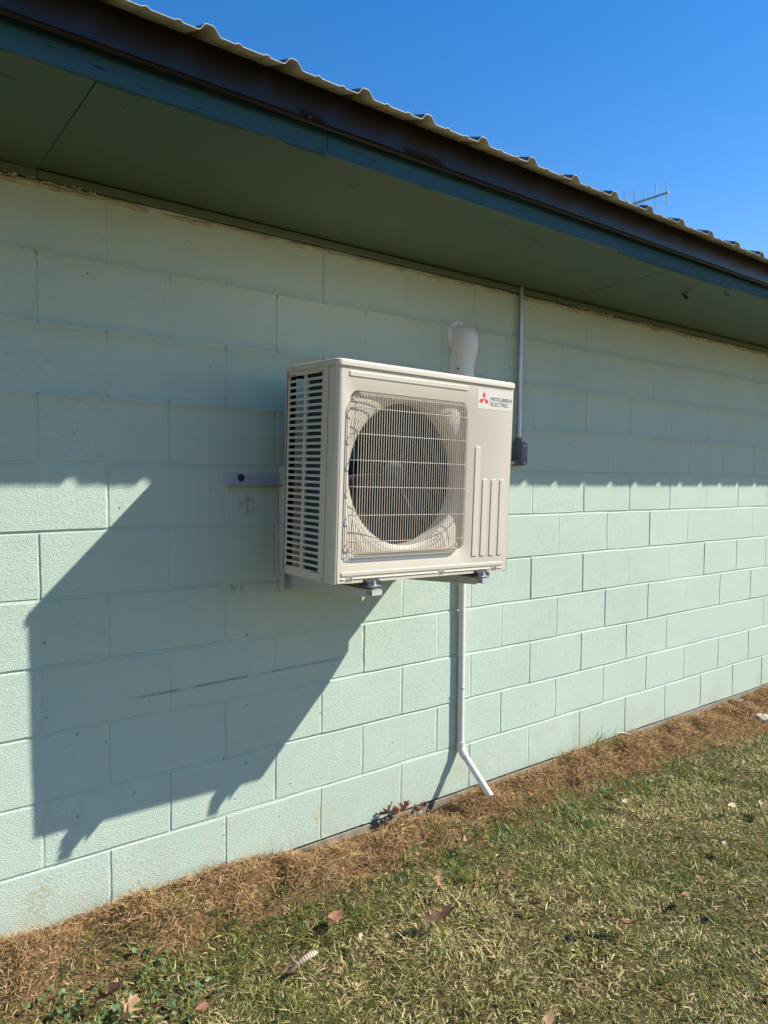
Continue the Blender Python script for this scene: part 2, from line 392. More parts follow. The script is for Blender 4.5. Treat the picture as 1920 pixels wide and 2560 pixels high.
# fascia boards (wood, painted)
for a, b, dz in ((-6, -3.4, 0), (-3.397, -.7825, 0), (-.7795, .6265, .001), (.6285, 1.541, -.0005), (1.5425, 4.2, .001), (4.203, 7.3, 0), (7.302, 11.3, .001)):
    mb = MB(); n = int((b-a)/.03); rings = []
    for i in range(n+1):
        x = a + (b-a)*i/n; e = .0012*nz(x, 0, 4, 41) + .0007*nz(x, 0, 31, 42)
        z0 = 2.340 + dz + e; y0 = SE - .0007*nz(x, 2, 8, 43)
        pr = [(x, SE+.019, z0), (x, y0+.002, z0)]
        for k in range(7): zz = z0 + .003 + k*.022; pr.append((x, y0 - .0006*nz(x*.35, zz*3, 22, 44), zz))
        pr += [(x, SE+.019, z0+.135)]; rings.append(pr)
    mb.loft(rings, True, True); build('fascia_board', mb, M_fascia, bld, smooth=40)
mb = MB()
for i in range(150):
    x = random.uniform(-1.6, 2.8); z = random.uniform(2.342, 2.39); L = random.uniform(.008, .04); h = random.uniform(.0006, .0016)
    if x < .6 and random.random() < .6: continue
    sl = random.uniform(-.1, .1); y = SE-.0019
    mb.add([(x, y, z), (x+L*.5, y, z+h+sl*L*.5), (x+L, y, z+sl*L), (x+L*.5, y, z-h+sl*L*.5)], [(0, 1, 2, 3)])
build('wood_crack', mb, mat('crack_dark', (.012, .022, .026), .8), bld, fix=False)['kind'] = 'stuff'

# brown drip trim: a vertical face with a rolled hem
TY = -.620
mb = MB(); rings = []; n = 240; a, b = -6.2, 11.5
xs = np.concatenate([np.linspace(a, -2, 20, endpoint=False), np.linspace(-2, 3.5, 220, endpoint=False), np.linspace(3.5, b, 60)])
for x in xs:
    e = .0016*nz(x, 0, 2.2, 51) + .0006*nz(x, 0, 9, 52)
    rings.append([(x, TY+.012, 2.503), (x, TY+e, 2.503), (x, TY+e*1.4, 2.47), (x, TY+e*.6, 2.43), (x, TY+e, 2.409), (x, TY-.006, 2.404), (x, TY-.0085, 2.400), (x, TY-.006, 2.396), (x, TY, 2.3945), (x, TY+.012, 2.397)])
mb.loft(rings, True, True); drip = build('drip_trim', mb, M_drip, bld, smooth=45)
mb = MB(); mb.disc((-.862, TY-.006, 2.412), .007, .008, 'y', 12, .002); build('rivet', mb, M_drip, drip, smooth=40)

# ribbed metal roof
RE, RZ, PITCH = -.704, 2.475, .333
def roof_prof(x0, x1):
    P = []; sp = .2315; c0 = -.4975
    n0 = math.floor((x0-c0)/sp)-1; n1 = math.ceil((x1-c0)/sp)+1
    for n in range(n0, n1):
        c = c0 + n*sp
        P += [(c-.030, 0), (c-.024, .003), (c-.013, .0180), (c-.008, .0205), (c, .0210), (c+.008, .0205), (c+.013, .0180), (c+.024, .003), (c+.030, 0)]
        for m_ in (.077, .1545): q = c+m_; P += [(q-.010, 0), (q-.004, .0042), (q+.004, .0042), (q+.010, 0)]
    return P
prof = roof_prof(-6.5, 11.8)
def slope(name, y0, z0, y1, z1, flip):
    mb = MB(); ny = 6; top = []; bot = []
    for i in range(ny+1):
        t = i/ny if not flip else i/ny; y = y0+(y1-y0)*t; z = z0+(z1-z0)*t
        def wob(x): return (.0016*nz(x, 0, 3, 61) + .0012*nz(x, 0, 17, 62)) if i == 0 else 0
        top.append([(x, y + wob(x), z+h+.0016) for x, h in prof]); bot.append([(x, y + wob(x), z+h) for x, h in prof])
    mb.loft(top, False, mi=0); mb.loft(bot, False, mi=1); mb.loft([top[0], bot[0]], False, mi=1)
    return build(name, mb, [M_rooftop, M_roofunder], bld, smooth=30, fix=False)
RY = 3.75; RZT = RZ + PITCH*(RY-RE)
slope('roof_sheet', RE, RZ, RY, RZT, False); slope('roof_sheet', 2*RY-RE, RZ, RY+.001, RZT, True)
mb = MB(); mb.prism([(RY-.18, RZT-.02), (RY, RZT+.045), (RY+.18, RZT-.02), (RY, RZT+.035)], -6.5, 11.8, 'x'); build('ridge_cap', mb, M_rooftop, bld)
for gx_ in (WX0-.05, WX1+.05):
    mb = MB(); mb.prism([(-.60, 2.42), (RY, RZT-.06), (2*RY+.60, 2.42)], gx_-.04, gx_+.04, 'x'); build('gable_wall', mb, M_fascia, bld)

# ================================================================== CONDENSER (local: x right, y back, z up)
W, D, H = .787, .306, .680
UY = -.503
ac = empty('outdoor_condenser', (-.6965, UY, 1.0895), 'beige air conditioner outdoor unit with wire fan grille hung on the wall bracket', 'air conditioner')
ac.rotation_euler = (math.radians(1.15), math.radians(.75), 0)
HX0, HX1, HZ0, HZ1, HR = .046, .553, .084, .606, .030

# front panel with a rounded square opening, wrapping round the left corner
mb = MB(); nrr = 8; hole = rrect(HX0, HX1, HZ0, HZ1, HR, nrr)
# resample so that long edges have points too
def densify(pts, step):
    out = []
    for i, p in enumerate(pts):
        q = pts[(i+1) % len(pts)]; L = math.dist(p, q); n = max(1, round(L/step))
        out += [(p[0]+(q[0]-p[0])*t/n, p[1]+(q[1]-p[1])*t/n) for t in range(n)]
    return out
hole = densify(hole, .04); FX0, FX1 = .016, W-.004
cxh, czh = (HX0+HX1)/2, (HZ0+HZ1)/2
def outer(p):
    dx, dz = p[0]-cxh, p[1]-czh; ts = []
    if dx > 0: ts.append((FX1-cxh)/dx)
    if dx < 0: ts.append((FX0-cxh)/dx)
    if dz > 0: ts.append((H-czh)/dz)
    if dz < 0: ts.append((0-czh)/dz)
    t = min(q for q in ts if q > 0); return [cxh+dx*t, czh+dz*t]
out = [outer(p) for p in hole]
for c in ((FX0, 0), (FX1, 0), (FX0, H), (FX1, H)):
    i = min(range(len(out)), key=lambda k: math.dist(out[k], c)); out[i] = list(c)
R0 = [(p[0], 0, p[1]) for p in out]; R00 = [(FX0+.002+(p[0]-FX0)*(FX1-FX0-.004)/(FX1-FX0), 0, .002+p[1]*(H-.004)/H) for p in out]; R1 = [(p[0], 0, p[1]) for p in hole]
def inset(pts, d):
    c = (cxh, czh); sx = (HX1-HX0-2*d)/(HX1-HX0); sz = (HZ1-HZ0-2*d)/(HZ1-HZ0)
    return [(c[0]+(p[0]-c[0])*sx, c[1]+(p[1]-c[1])*sz) for p in pts]
rings = [R0, R00, R1] + [[(p[0], y, p[1]) for p in inset(hole, d)] for d, y in ((.0012, .0005), (.0022, .0025), (.003, .012))]
mb.loft(rings, True)
# left rounded corner and its return on the side
arc = [(FX0 - .016*math.sin(a), .016 - .016*math.cos(a)) for a in [math.radians(90*k/8) for k in range(9)]] + [(0, .050), (.0015, .0505)]
mb.loft([[(a, b, 0) for a, b in arc], [(a, b, H) for a, b in arc]], False)
arc = [(FX1, 0), (FX1+.0028, .0012), (W, .004), (W, .205)]
mb.loft([[(a, b, 0) for a, b in arc], [(a, b, H) for a, b in arc]], False)
mb.add([(W, .205, 0), (W, .262, .020), (W, .262, .072), (W, D, .076), (W, D, H), (W, .205, H)], [(0, 1, 2, 3, 4, 5)])   # cut away round the valves at the rear
# bottom lip
mb.add([(0, .016, 0), (0, .05, 0), (W, .05, 0), (W, .004, 0), (FX1, 0, 0), (FX0, 0, 0), (.0047, .0047, 0)], [(0, 1, 2, 3, 4, 5, 6)])
front = build('front_panel', mb, M_casing, ac, smooth=40)
def emboss(x0, x1, z0, z1, r=.0045, h=.0026):
    t = MB(); a = rrect(x0, x1, z0, z1, r, 4); rings = []
    cx, cz = (x0+x1)/2, (z0+z1)/2
    for d, y in ((0, .0003), (.0005, -h*.7), (.0014, -h), (.0030, -h)):
        sx = (x1-x0-2*d)/(x1-x0); sz = (z1-z0-2*d)/(z1-z0); rings.append([(cx+(p[0]-cx)*sx, y, cz+(p[1]-cz)*sz) for p in a])
    t.loft(rings, True); n = len(a); o = (len(rings)-1)*n; t.f.append(tuple(o+k for k in range(n))); t.mi.append(0)
    return t
for e in ((.042, .551, .6465, .6635), (.597, .623, .061, .455), (.639, .664, .060, .340), (.684, .710, .060, .340), (.7285, .7535, .060, .340), (.030, .760, .0225, .0365)):
    build('embossed_rib', emboss(*e), M_casing, front, smooth=50)
mb = MB(); xs = sorted([.030, .760] + [c+s_*.0165 for c in (.063, .453, .716) for s_ in (-1, 1)])
for a, b in zip(xs[0::2], xs[1::2]): mb.tube([(a, .0004, .0135), (a+.004, -.0012, .0135), (b-.004, -.0012, .0135), (b, .0004, .0135)], .0020, 8)
for c in (.063, .453, .716):
    mb.tube([(c+.0105*math.cos(t), -.0006, .0125+.0105*math.sin(t)) for t in [math.radians(-38+ (256)*k/14) for k in range(15)]], .0017, 6)
build('crease', mb, M_casing, front, smooth=60)
def screw(parent, c, r, axis, m=M_zinc):
    t = MB(); t.disc((0, 0, 0), r, .0022, axis, 14, .0007)
    t.box(*((-r*.7, r*.7, -.0005, .0002, -r*.12, r*.12) if axis == 'y' else (-.0005, .0002, -r*.7, r*.7, -r*.12, r*.12)))
    t.v = [(a+c[0]-(.0018 if axis == 'x' else 0), b+c[1]-(.0018 if axis == 'y' else 0), z+c[2]) for a, b, z in t.v]
    return build('screw', t, m, parent, smooth=40)
for c in (.063, .453, .716): screw(front, (c, -.0005, .0125), .0052, 'y')

# sticker with emblem and lettering
mb = MB(); mb.prism(rrect(.600, .7805, .5905, .6615, .002, 2), -.0006, -.0001, 'y'); st = build('sticker', mb, M_sticker, front)
mb = MB(); cx, cz, a = .6315, .6255, .0158
for ang in (90, 210, 330):
    u = Vector((math.cos(math.radians(ang)), math.sin(math.radians(ang)))); v = Vector((-u.y, u.x))
    pts = [Vector((0, 0)), u*(a*.866)+v*(a*.5), u*(a*1.732), u*(a*.866)-v*(a*.5)]
    pts = [(cx + p.x*1.06, cz + p.y*1.0) for p in pts]; mb.add([(p[0], -.0009, p[1]) for p in pts], [(0, 1, 2, 3)])
build('emblem', mb, M_red, st)
dg = None
def text(s, x0, x1, z0, hgt):
    for sh_, dp_ in ((-.00022, 0), (.00022, -.00002)): text1(s, x0+sh_, x1+sh_, z0, hgt, dp_)
def text1(s, x0, x1, z0, hgt, dp_):
    cu = bpy.data.curves.new('lettering', 'FONT'); cu.body = s; cu.size = 1; cu.space_character = .92
    o = bpy.data.objects.new('lettering_tmp', cu); COL.objects.link(o); bpy.context.view_layer.update()
    me = bpy.data.meshes.new_from_object(o.evaluated_get(bpy.context.evaluated_depsgraph_get())); bpy.data.objects.remove(o)
    xs = [v.co.x for v in me.vertices]; ys = [v.co.y for v in me.vertices]; xa, xb, ya, yb = min(xs), max(xs), min(ys), max(ys)
    for v in me.vertices: v.co = Vector((x0+(v.co.x-xa)/(xb-xa)*(x1-x0), -.00085+dp_, z0+(v.co.y-ya)/(yb-ya)*hgt))
    me.materials.append(M_ink); o = bpy.data.objects.new('lettering', me); COL.objects.link(o); o.parent = st
text('MITSUBISHI', .6660, .7750, .6215, .0140); text('ELECTRIC', .6660, .7600, .6035, .0140)

# side panel with two columns of louvre slots
mb = MB(); YB, YF = D, .0525
def side_pt(y, z, x=0): return (x, y, z)
def cell(y0, y1, z0, z1, slot):
    a = rrect(*slot, .0035, 3); cy, cz = (slot[0]+slot[1])/2, (slot[2]+slot[3])/2; o = []
    for p in a:
        dy, dz = p[0]-cy, p[1]-cz; ts = []
        if dy > 1e-9: ts.append((y1-cy)/dy)
        if dy < -1e-9: ts.append((y0-cy)/dy)
        if dz > 1e-9: ts.append((z1-cz)/dz)
        if dz < -1e-9: ts.append((z0-cz)/dz)
        t = min(ts); o.append([cy+dy*t, cz+dz*t])
    for c in ((y0, z0), (y0, z1), (y1, z0), (y1, z1)):
        i = min(range(len(o)), key=lambda k: math.dist(o[k], c)); o[i] = list(c)
    mb.loft([[side_pt(*p) for p in o], [side_pt(*p) for p in a], [(.0035, p[0], p[1]) for p in a]], True)
NS = 31; z0s, z1s = .026, .6655; dzs = (z1s-z0s)/NS
for i in range(NS):
    za = z0s + i*dzs; zb = za+dzs
    cell(.0755, .1855, za, zb, (.086, .179, za+.0040, zb-.0040))
    cell(.1855, .296, za, zb, (.194, .286, za+.0040, zb-.0040))
for (ya, yb, za, zb) in ((YF, .0755, 0, H), (.296, YB, 0, H), (.0755, .296, 0, z0s), (.0755, .296, z1s, H)):
    mb.add([(0, ya, za), (0, yb, za), (0, yb, zb), (0, ya, zb)], [(0, 1, 2, 3)])
# rolled rear edge
arc = [(0, YB), (.001, YB+.003), (.004, YB+.004), (.030, YB+.004), (.030, YB+.001)]
mb.loft([[(a, b, 0) for a, b in arc], [(a, b, H) for a, b in arc]], False)
mb.box(-.0006, .0004, .1850, .1862, z0s, z1s)
sp_ = build('side_panel', mb, M_casing, ac, smooth=30)
screw(sp_, (-.0002, .292, .012), .0042, 'x'); screw(sp_, (-.0002, .061, .010), .0045, 'x')

# lid
mb = MB()
def plan(g, rf=.020, rs=.010): 
    o = []
    for cx, cy, a0, r in ((W+g-rs, D+g-rs, 0, rs), (-g+rs, D+g-rs, 90, rs), (-g+rf, -g+rf, 180, rf), (W+g-.012, -g+.012, 270, .012)):
        for k in range(7): a = math.radians(a0+15*k); o.append((cx+r*math.cos(a), cy+r*math.sin(a)))
    return o
rings = []
for g, z in ((.0045, .6765), (.0055, .6775), (.0055, .6905), (.0046, .6940), (.0018, .6965), (-.0015, .6982), (-.006, .6986), (-.008, .6966), (-.014, .6958)):
    rings.append([(x, y, z) for x, y in plan(g)])
mb.loft(rings, True); n = len(rings[0]); o_ = (len(rings)-1)*n; mb.f.append(tuple(o_+k for k in range(n))); mb.mi.append(0)
mb.loft([[(x, y, .6765) for x, y in plan(.0045)], [(x, y, .6790) for x, y in plan(-.004)]], True)
lid = build('lid', mb, M_casing, ac, smooth=35)
mb = MB(); mb.box(-.0075, -.0035, .115, .225, .6785, .6815, .001)
mb.box(-.0050, -.0020, .110, .232, .676, .6795, .0008)
build('handle_lip', mb, M_casing, lid)
screw(lid, (-.0042, .250, .685), .0042, 'x'); screw(lid, (-.0042, .100, .686), .0042, 'x')

# fan shroud: square mouth curving down to a round throat
mb = MB(); CX, CZ, CR = .3085, .347, .2385; ph = inset(hole, .003)
def ringat(t, y, rr=CR):
    out = []
    for p in ph:
        a = math.atan2(p[1]-CZ, p[0]-CX); c = (CX+rr*math.cos(a), CZ+rr*math.sin(a))
        out.append((p[0]+(c[0]-p[0])*t, y, p[1]+(c[1]-p[1])*t))
    return out
rings = [ringat(0, .010)]
for t in (.0, .04, .10, .2, .35, .5, .65, .78, .88, .95, 1):
    a_, b_ = ringat(0, 0), ringat(1, 0); row = []
    for p, q_ in zip(a_, b_):
        rem = math.dist(p, q_)*(1-t); row.append((p[0]+(q_[0]-p[0])*t, .032 - .019*(1-math.exp(-rem/.022)), p[2]+(q_[2]-p[2])*t))
    rings.append(row)
rings.append(ringat(1, .080))
mb.loft(rings, True); shr = build('fan_shroud', mb, M_casing, ac, smooth=60)
for cx_, cz_ in ((.068, .583), (.534, .583), (.068, .106), (.534, .106)):
    mb = MB(); mb.disc((cx_, .018, cz_), .011, .016, 'y', 12, .002); mb.disc((cx_, .010, cz_), .006, .01, 'y', 6, .001)
    build('grille_boss', mb, M_casing, shr, smooth=40)

# inner cabinet, motor, fan, coil, base
mb = MB(); mb.box(.560, .563, .02, D-.017, .02, .66)
mb.add([(.13, .285, .02), (.56, .285, .02), (.56, .285, .66), (.13, .285, .66)], [(0, 1, 2, 3)])
mb.box(.006, .030, D-.012, D+.001, .0, .67); mb.box(.030, W-.004, D-.02, D+.002, .662, .676); mb.box(.13, W-.13, D-.016, D, .013, .6); mb.box(W-.13, W-.004, D-.016, D, .08, .6)
mb.box(.034, .60, .055, D-.03, .665, .674)
build('inner_cabinet', mb, M_inner, ac)
mb = MB(); mb.prism([(.022, .068), (.022, .196), (.040, .196), (.040, .068)], .02, .668, 'z', .002)
mb.prism([(.022, .190), (.040, .190), (.078, .262), (.55, .262), (.55, .278), (.070, .278)], .02, .668, 'z'); build('coil', mb, M_coil, ac)
fan = empty('fan', (CX, .125, CZ)); fan.parent = ac
mb = MB(); prf = [(0, -.035), (.030, -.034), (.048, -.026), (.052, -.010), (.052, .035), (0, .035)]
mb.loft([[(r*math.cos(2*PI*k/28), y, r*math.sin(2*PI*k/28)) for k in range(28)] for r, y in prf if r] , True, True); build('hub', mb, M_fan, fan, smooth=40)
mb = MB(); mb.disc((0, -.043, 0), .009, .012, 'y', 6, .001); build('spindle_nut', mb, M_darkzinc, fan)
for b_ in range(3):
    mb = MB(); rings = []; a0 = math.radians(205 + 120*b_)
    for i in range(11):
        r = .048 + (.226-.048)*i/10; span = math.radians(46 + 30*i/10); rings.append([])
        for k in range(11):
            t = k/10; a = a0 + (t-.5)*span + .30*(i/10)**1.6; rr = r - (.022*(2*t-1)**2 if i == 10 else 0)
            rings[-1].append((rr*math.cos(a), -.030 + .066*t + .010*math.sin(PI*t), rr*math.sin(a)))
    mb.loft(rings, False); o = build('blade', mb, M_fan, fan, smooth=80)
    sm = o.modifiers.new('thick', 'SOLIDIFY'); sm.thickness = .003
mb = MB(); mb.disc((CX, .172, CZ), .058, .085, 'y', 24, .006); mb.box(CX-.022, CX-.010, .25, .26, .02, .66); mb.box(CX+.010, CX+.022, .25, .26, .02, .66)
build('motor', mb, M_black, ac, smooth=40)
mb = MB(); mb.box(.004, W-.004, .05, .205, .0005, .012); mb.box(.004, W-.13, .205, D, .0005, .012); build('base_pan', mb, M_casing, ac)

# wire grille
mb = MB(); WR = .00115; GY = -.024
gx0, gx1, gz0, gz1, gr = .052, .548, .088, .6025, .045
nw = 50
def corner_z(x):
    d = min(x-gx0, gx1-x)
    if d >= gr: return 0
    return gr - math.sqrt(max(0, gr*gr - (gr-d)**2))
for i in range(nw):
    x = gx0 + (gx1-gx0)*(i+.5)/nw; c = corner_z(x)*.8; d = min(x-gx0, gx1-x)
    yf = GY if d > .022 else GY*math.sqrt(max(0.02, 1-((.022-d)/.022)**2))
    zt, zb = gz1-c, gz0+c; q = []
    for k in range(7): a = math.radians(90*k/6); q.append((x, .010 + (yf-.010)*math.sin(a), zt - .020*(1-math.cos(a)) if True else 0))
    pts = q + [(x, yf, (zt+zb)/2)] + [(p[0], p[1], zb + (zt-p[2])) for p in q[::-1]]
    mb.tube(pts, WR, 6)
build('grille_wires', mb, M_casing, ac, smooth=80)
def hwire(z, yoff=0.0026):
    pts = []; 
    for k in range(8): a = math.radians(90*k/7); pts.append((gx0 + .024*(1-math.cos(a)) - .001, .012 + (GY+yoff-.012)*math.sin(a), z))
    pts = pts + [((gx0+gx1)/2, GY+yoff, z)] + [(gx0+gx1-p[0], p[1], p[2]) for p in pts[::-1]]
    t = MB(); t.tube(pts, .0017, 6); return t
mb = MB()
for z in (.132, .216, .305, .388, .470, .551): t = hwire(z); mb.add(t.v, t.f)
for z, y in ((.5985, -.004), (.5925, -.014), (.0925, -.004), (.0985, -.014)):
    mb.tube([(gx0+.03, y, z), (gx1-.03, y, z)], .0016, 6)
build('grille_cross_wires', mb, M_casing, ac, smooth=80)

# valve cover on the right side, refrigerant connection and feet
mb = MB(); mb.tube([(W-.16, .24, .030), (W-.17, .28, .02), (W-.19, .35, .03), (W-.24, .40, .03), (W-.32, .44, .02), (W-.42, .455, .10)], .015, 10)
build('insulated_pipe', mb, M_black, ac, smooth=60)
for fx in (.1485, .6445):
    ft = MB(); ft.prism([(-.021, -.0085), (-.021, .002), (.012, .014), (.30, .014), (.30, -.012), (.0, -.012)], fx-.029, fx+.029, 'x', .0015)
    f = build('foot', ft, M_rubber, ac)
    t = MB(); t.prism([(fx-.025, -.024), (fx-.019, -.032), (fx+.019, -.032), (fx+.025, -.024), (fx+.027, .004), (fx-.027, .004)], -.0125, -.0085, 'z', .001); build('foot_plate', t, M_zinc, f)
    t = MB(); t.disc((fx, -.018, -.0085), .011, .003, 'z', 18, .0008); t.disc((fx, -.018, -.0055), .0068, .007, 'z', 6, .0008); t.disc((fx, -.018, -.0055), .0038, .013, 'z', 10, .0006)
    build('foot_bolt', t, M_zinc, f, smooth=30)

# ================================================================== WALL BRACKET
br = empty('wall_bracket', (-.33, 0, 1.05), 'white steel wall bracket with two tapered arms carrying the condenser', 'bracket')
def off(mb, p): mb.v = [(a-p[0], b-p[1], c-p[2]) for a, b, c in mb.v]; return mb
BP = (-.33, 0, 1.05)
mb = MB(); mb.box(-.822, .16, -.0065, -.0035, 1.390, 1.433, .0008); mb.box(-.822+.012, .16, -.032, -.0065, 1.389, 1.392, .0006); mb.box(-.810, .16, -.032, -.029, 1.3895, 1.396, .0006)
rail = build('rail', off(mb, BP), M_rail, br)
mb = MB(); mb.box(-.735, -.668, -.0069, -.0066, 1.4165, 1.4215); build('slot', off(mb, BP), mat('slot_shade', (.30, .36, .33), .8), rail)
mb = MB(); mb.disc((-.7555, -.009, 1.4185), .0135, .0025, 'y', 18, .0005, ); mb.disc((-.7555, -.0165, 1.4185), .0095, .008, 'y', 6, .001)
build('bolt', off(mb, BP), M_darkzinc, rail, smooth=30)
mb = MB(); mb.disc((-.612, -.0095, 1.4145), .006, .003, 'y', 12, .0008); build('bolt', off(mb, BP), M_zinc, rail, smooth=30)
for X in (-.600, -.104):
    mb = MB(); mb.box(X, X+.003, -.040, -.0066, 1.002, 1.462, .0012); mb.box(X+.003, X+.078, -.010, -.0072, 1.002, 1.462, .0008)
    p = build('post', off(mb, BP), M_bracket, br)
    mb = MB(); mb.disc((X-.002, -.024, 1.062), .0055, .003, 'x', 12, .0008); build('rivet', off(mb, BP), M_zinc, p, smooth=30)
    # tapered channel arm: two cheeks and a top
    y1 = -.536; mb = MB(); xa = X+.0325
    for s_, xx in ((0, xa), (1, xa+.0385)):
        mb.prism([(-.012, 1.008), (-.012, 1.066), (y1+.03, 1.0635), (y1+.03, 1.040)], xx, xx+.0025, 'x', .0005)
    mb.box(xa+.002, xa+.040, y1, -.012, 1.0615, 1.0645, .0006)
    mb.box(xa, xa+.041, y1, y1+.0025, 1.047, 1.0635, .0005)
    build('arm', off(mb, BP), M_bracket, br)

# ================================================================== LINE COVER
lc = empty('line_cover', (.308, 0, 2.04), 'white plastic hooded line cover on the wall rising behind the condenser', 'pipe cover')
mb = MB(); LP = (.308, 0, 2.04)
zc, R1 = 2.045, .068
pts = [(.308 + R1*math.cos(math.radians(a)), zc + R1*math.sin(math.radians(a))) for a in range(-50, 231, 8)]
pts += [(.308-.052, 1.955), (.308-.052, 1.35), (.308+.052, 1.35), (.308+.052, 1.955)]
mb.prism(pts, -.005, -.0012, 'y', .001); fl = build('wall_flange', off(mb, LP), M_cover, lc, smooth=30)
mb = MB(); rings = []
zz = [1.35, 1.6, 1.80, 1.885, 1.90, 1.915, 1.94, 1.965, 1.99, 2.01]
ww = [.046, .046, .046, .046, .0455, .046, .047, .049, .051, .0515]; dd = [.074, .074, .074, .074, .0735, .075, .082, .090, .096, .097]
for k in range(1, 10): a = math.radians(90*k/9*.985); zz.append(2.01 + .082*math.sin(a)); ww.append(.0515*math.cos(a)**.5); dd.append(.097*math.cos(a)**.55)
for z, w_, d_ in zip(zz, ww, dd):
    rings.append([(.308 + w_*math.copysign(abs(math.cos(t))**.75, math.cos(t)), -.004 - d_*abs(math.sin(t))**.75, z) for t in [PI*k/20 for k in range(21)]])
mb.loft(rings, False); build('hood', off(mb, LP), M_cover, lc, smooth=60)
for p in ((.300, -.0065, 2.100), ): t = MB(); t.disc(p, .0035, .002, 'y', 10, .0005); build('screw', off(t, LP), M_darkzinc, lc)
t = MB(); t.disc((.2555, -.050, 1.897), .0042, .003, 'x', 10, .0005); build('screw', off(t, LP), M_darkzinc, lc)

# ================================================================== CONDUIT
cn = empty('electrical_conduit', (.684, 0, 1.53), 'grey metal conduit running from the soffit down to a small dark box', 'conduit')
CP = (.684, 0, 1.53)
mb = MB(); mb.tube([(.684, -.022, 1.60), (.683, -.022, 1.9), (.6845, -.022, 2.2), (.684, -.022, 2.33)], .0117, 18); build('pipe', off(mb, CP), M_conduit, cn, smooth=60)
for zz_, rr_, hh_ in ((1.592, .0165, .026), (2.317, .019, .006)): mb = MB(); mb.disc((.684, -.022, zz_), rr_, hh_, 'z', 18, .002); build('coupling', off(mb, CP), M_box, cn, smooth=40)
mb = MB(); mb.box(.660, .708, -.052, -.002, 1.486, 1.596, .007, 3); bx = build('conduit_body', off(mb, CP), M_box, cn, smooth=40)
mb = MB(); mb.prism(rrect(.662, .706, 1.490, 1.590, .010, 4), -.058, -.0525, 'y', .0015); build('cover_plate', off(mb, CP), M_box, bx, smooth=30)
for zz_ in (1.580, 1.499): mb = MB(); mb.disc((.684, -.0605, zz_), .0035, .003, 'y', 8); build('screw', off(mb, CP), M_zinc, bx)
mb = MB(); mb.tube([(.662, -.026, 1.505), (.640, -.026, 1.503), (.60, -.05, 1.50), (.35, -.12, 1.46), (.20, -.15, 1.45)], .011, 12, rs=[.013, .0125, .010, .010, .010]); build('connector', off(mb, CP), M_conduit, cn, smooth=60)

# ================================================================== DRAIN PIPE
dp = empty('drain_pipe', (.316, -.032, .03), 'white plastic condensate drain pipe below the condenser with angled outlet', 'drain pipe')
DP = (.316, -.032, .03); PR = .0152
mb = MB(); mb.tube([(.330, -.019, 1.36), (.331, -.018, .9), (.332, -.018, .5), (.333, -.0185, .225)], PR, 20); build('pipe', off(mb, DP), M_pvc, dp, smooth=60)
dirn = Vector((.004, -.190, -.156)).normalized(); el0 = Vector((.333, -.0195, .200))
mb = MB(); pts = [Vector((.333, -.019, .236)), Vector((.333, -.0195, .210)), Vector((.333, -.0225, .202)), el0+Vector((0, -.010, -.0045)), el0+dirn*.026, el0+dirn*.044]
mb.tube(pts, .0188, 20); build('elbow', off(mb, DP), M_pvc, dp, smooth=50)
tip = Vector((.336, -.207, .0465)); mb = MB()
a, b = el0+dirn*.04, tip
ax = (b-a).normalized()
mb.tube([a, b], PR, 20, cap=False); mb.tube([b, a], PR-.0028, 20, cap=False)
t = MB(); 
up = ax.orthogonal().normalized(); vv = ax.cross(up)
mb.loft([[b + (up*math.cos(2*PI*k/20)+vv*math.sin(2*PI*k/20))*r for k in range(20)] for r in (PR, PR-.0028)], True)
build('spout', off(mb, DP), M_pvc, dp, smooth=50)
mb = MB(); mb.tube([(.332+.0165*math.cos(t), -.018-.0165*math.sin(t), .484) for t in [PI*k/12 for k in range(13)]], .0035, 8)
mb.box(.346, .366, -.006, -.001, .476, .492, .001); mb.disc((.358, -.010, .484), .0035, .005, 'y', 8); build('pipe_strap', off(mb, DP), M_zinc, dp, smooth=50)

# ================================================================== ANTENNA
A = Vector(CAM) + 12*Vector((.8024, .4925, .337))
an = empty('roof_antenna', (A.x, A.y+.9, 3.9), 'small thin yagi antenna with upright rods above the roof edge', 'antenna')
AP = (A.x, A.y+.9, 3.9)
mb = MB(); mb.tube([(A.x, A.y-.02, A.z), (A.x, A.y+1.05, A.z)], .015, 8); build('boom', off(mb, AP), M_alu, an, smooth=60)
for k in range(6):
    y = A.y + .012 + .172*k; L = .178 if k < 4 else .20; mb = MB(); mb.tube([(A.x, y, A.z-L), (A.x, y, A.z+L)], .007, 6); build('element', off(mb, AP), M_alu, an, smooth=60)
mb = MB(); zr = RZ + PITCH*(min(A.y+.9, 2*RY-(A.y+.9)) - RE); mb.tube([(A.x+.03, A.y+.9, zr-.05), (A.x+.03, A.y+.9, A.z+.1)], .018, 10); build('mast', off(mb, AP), M_conduit, an, smooth=60)

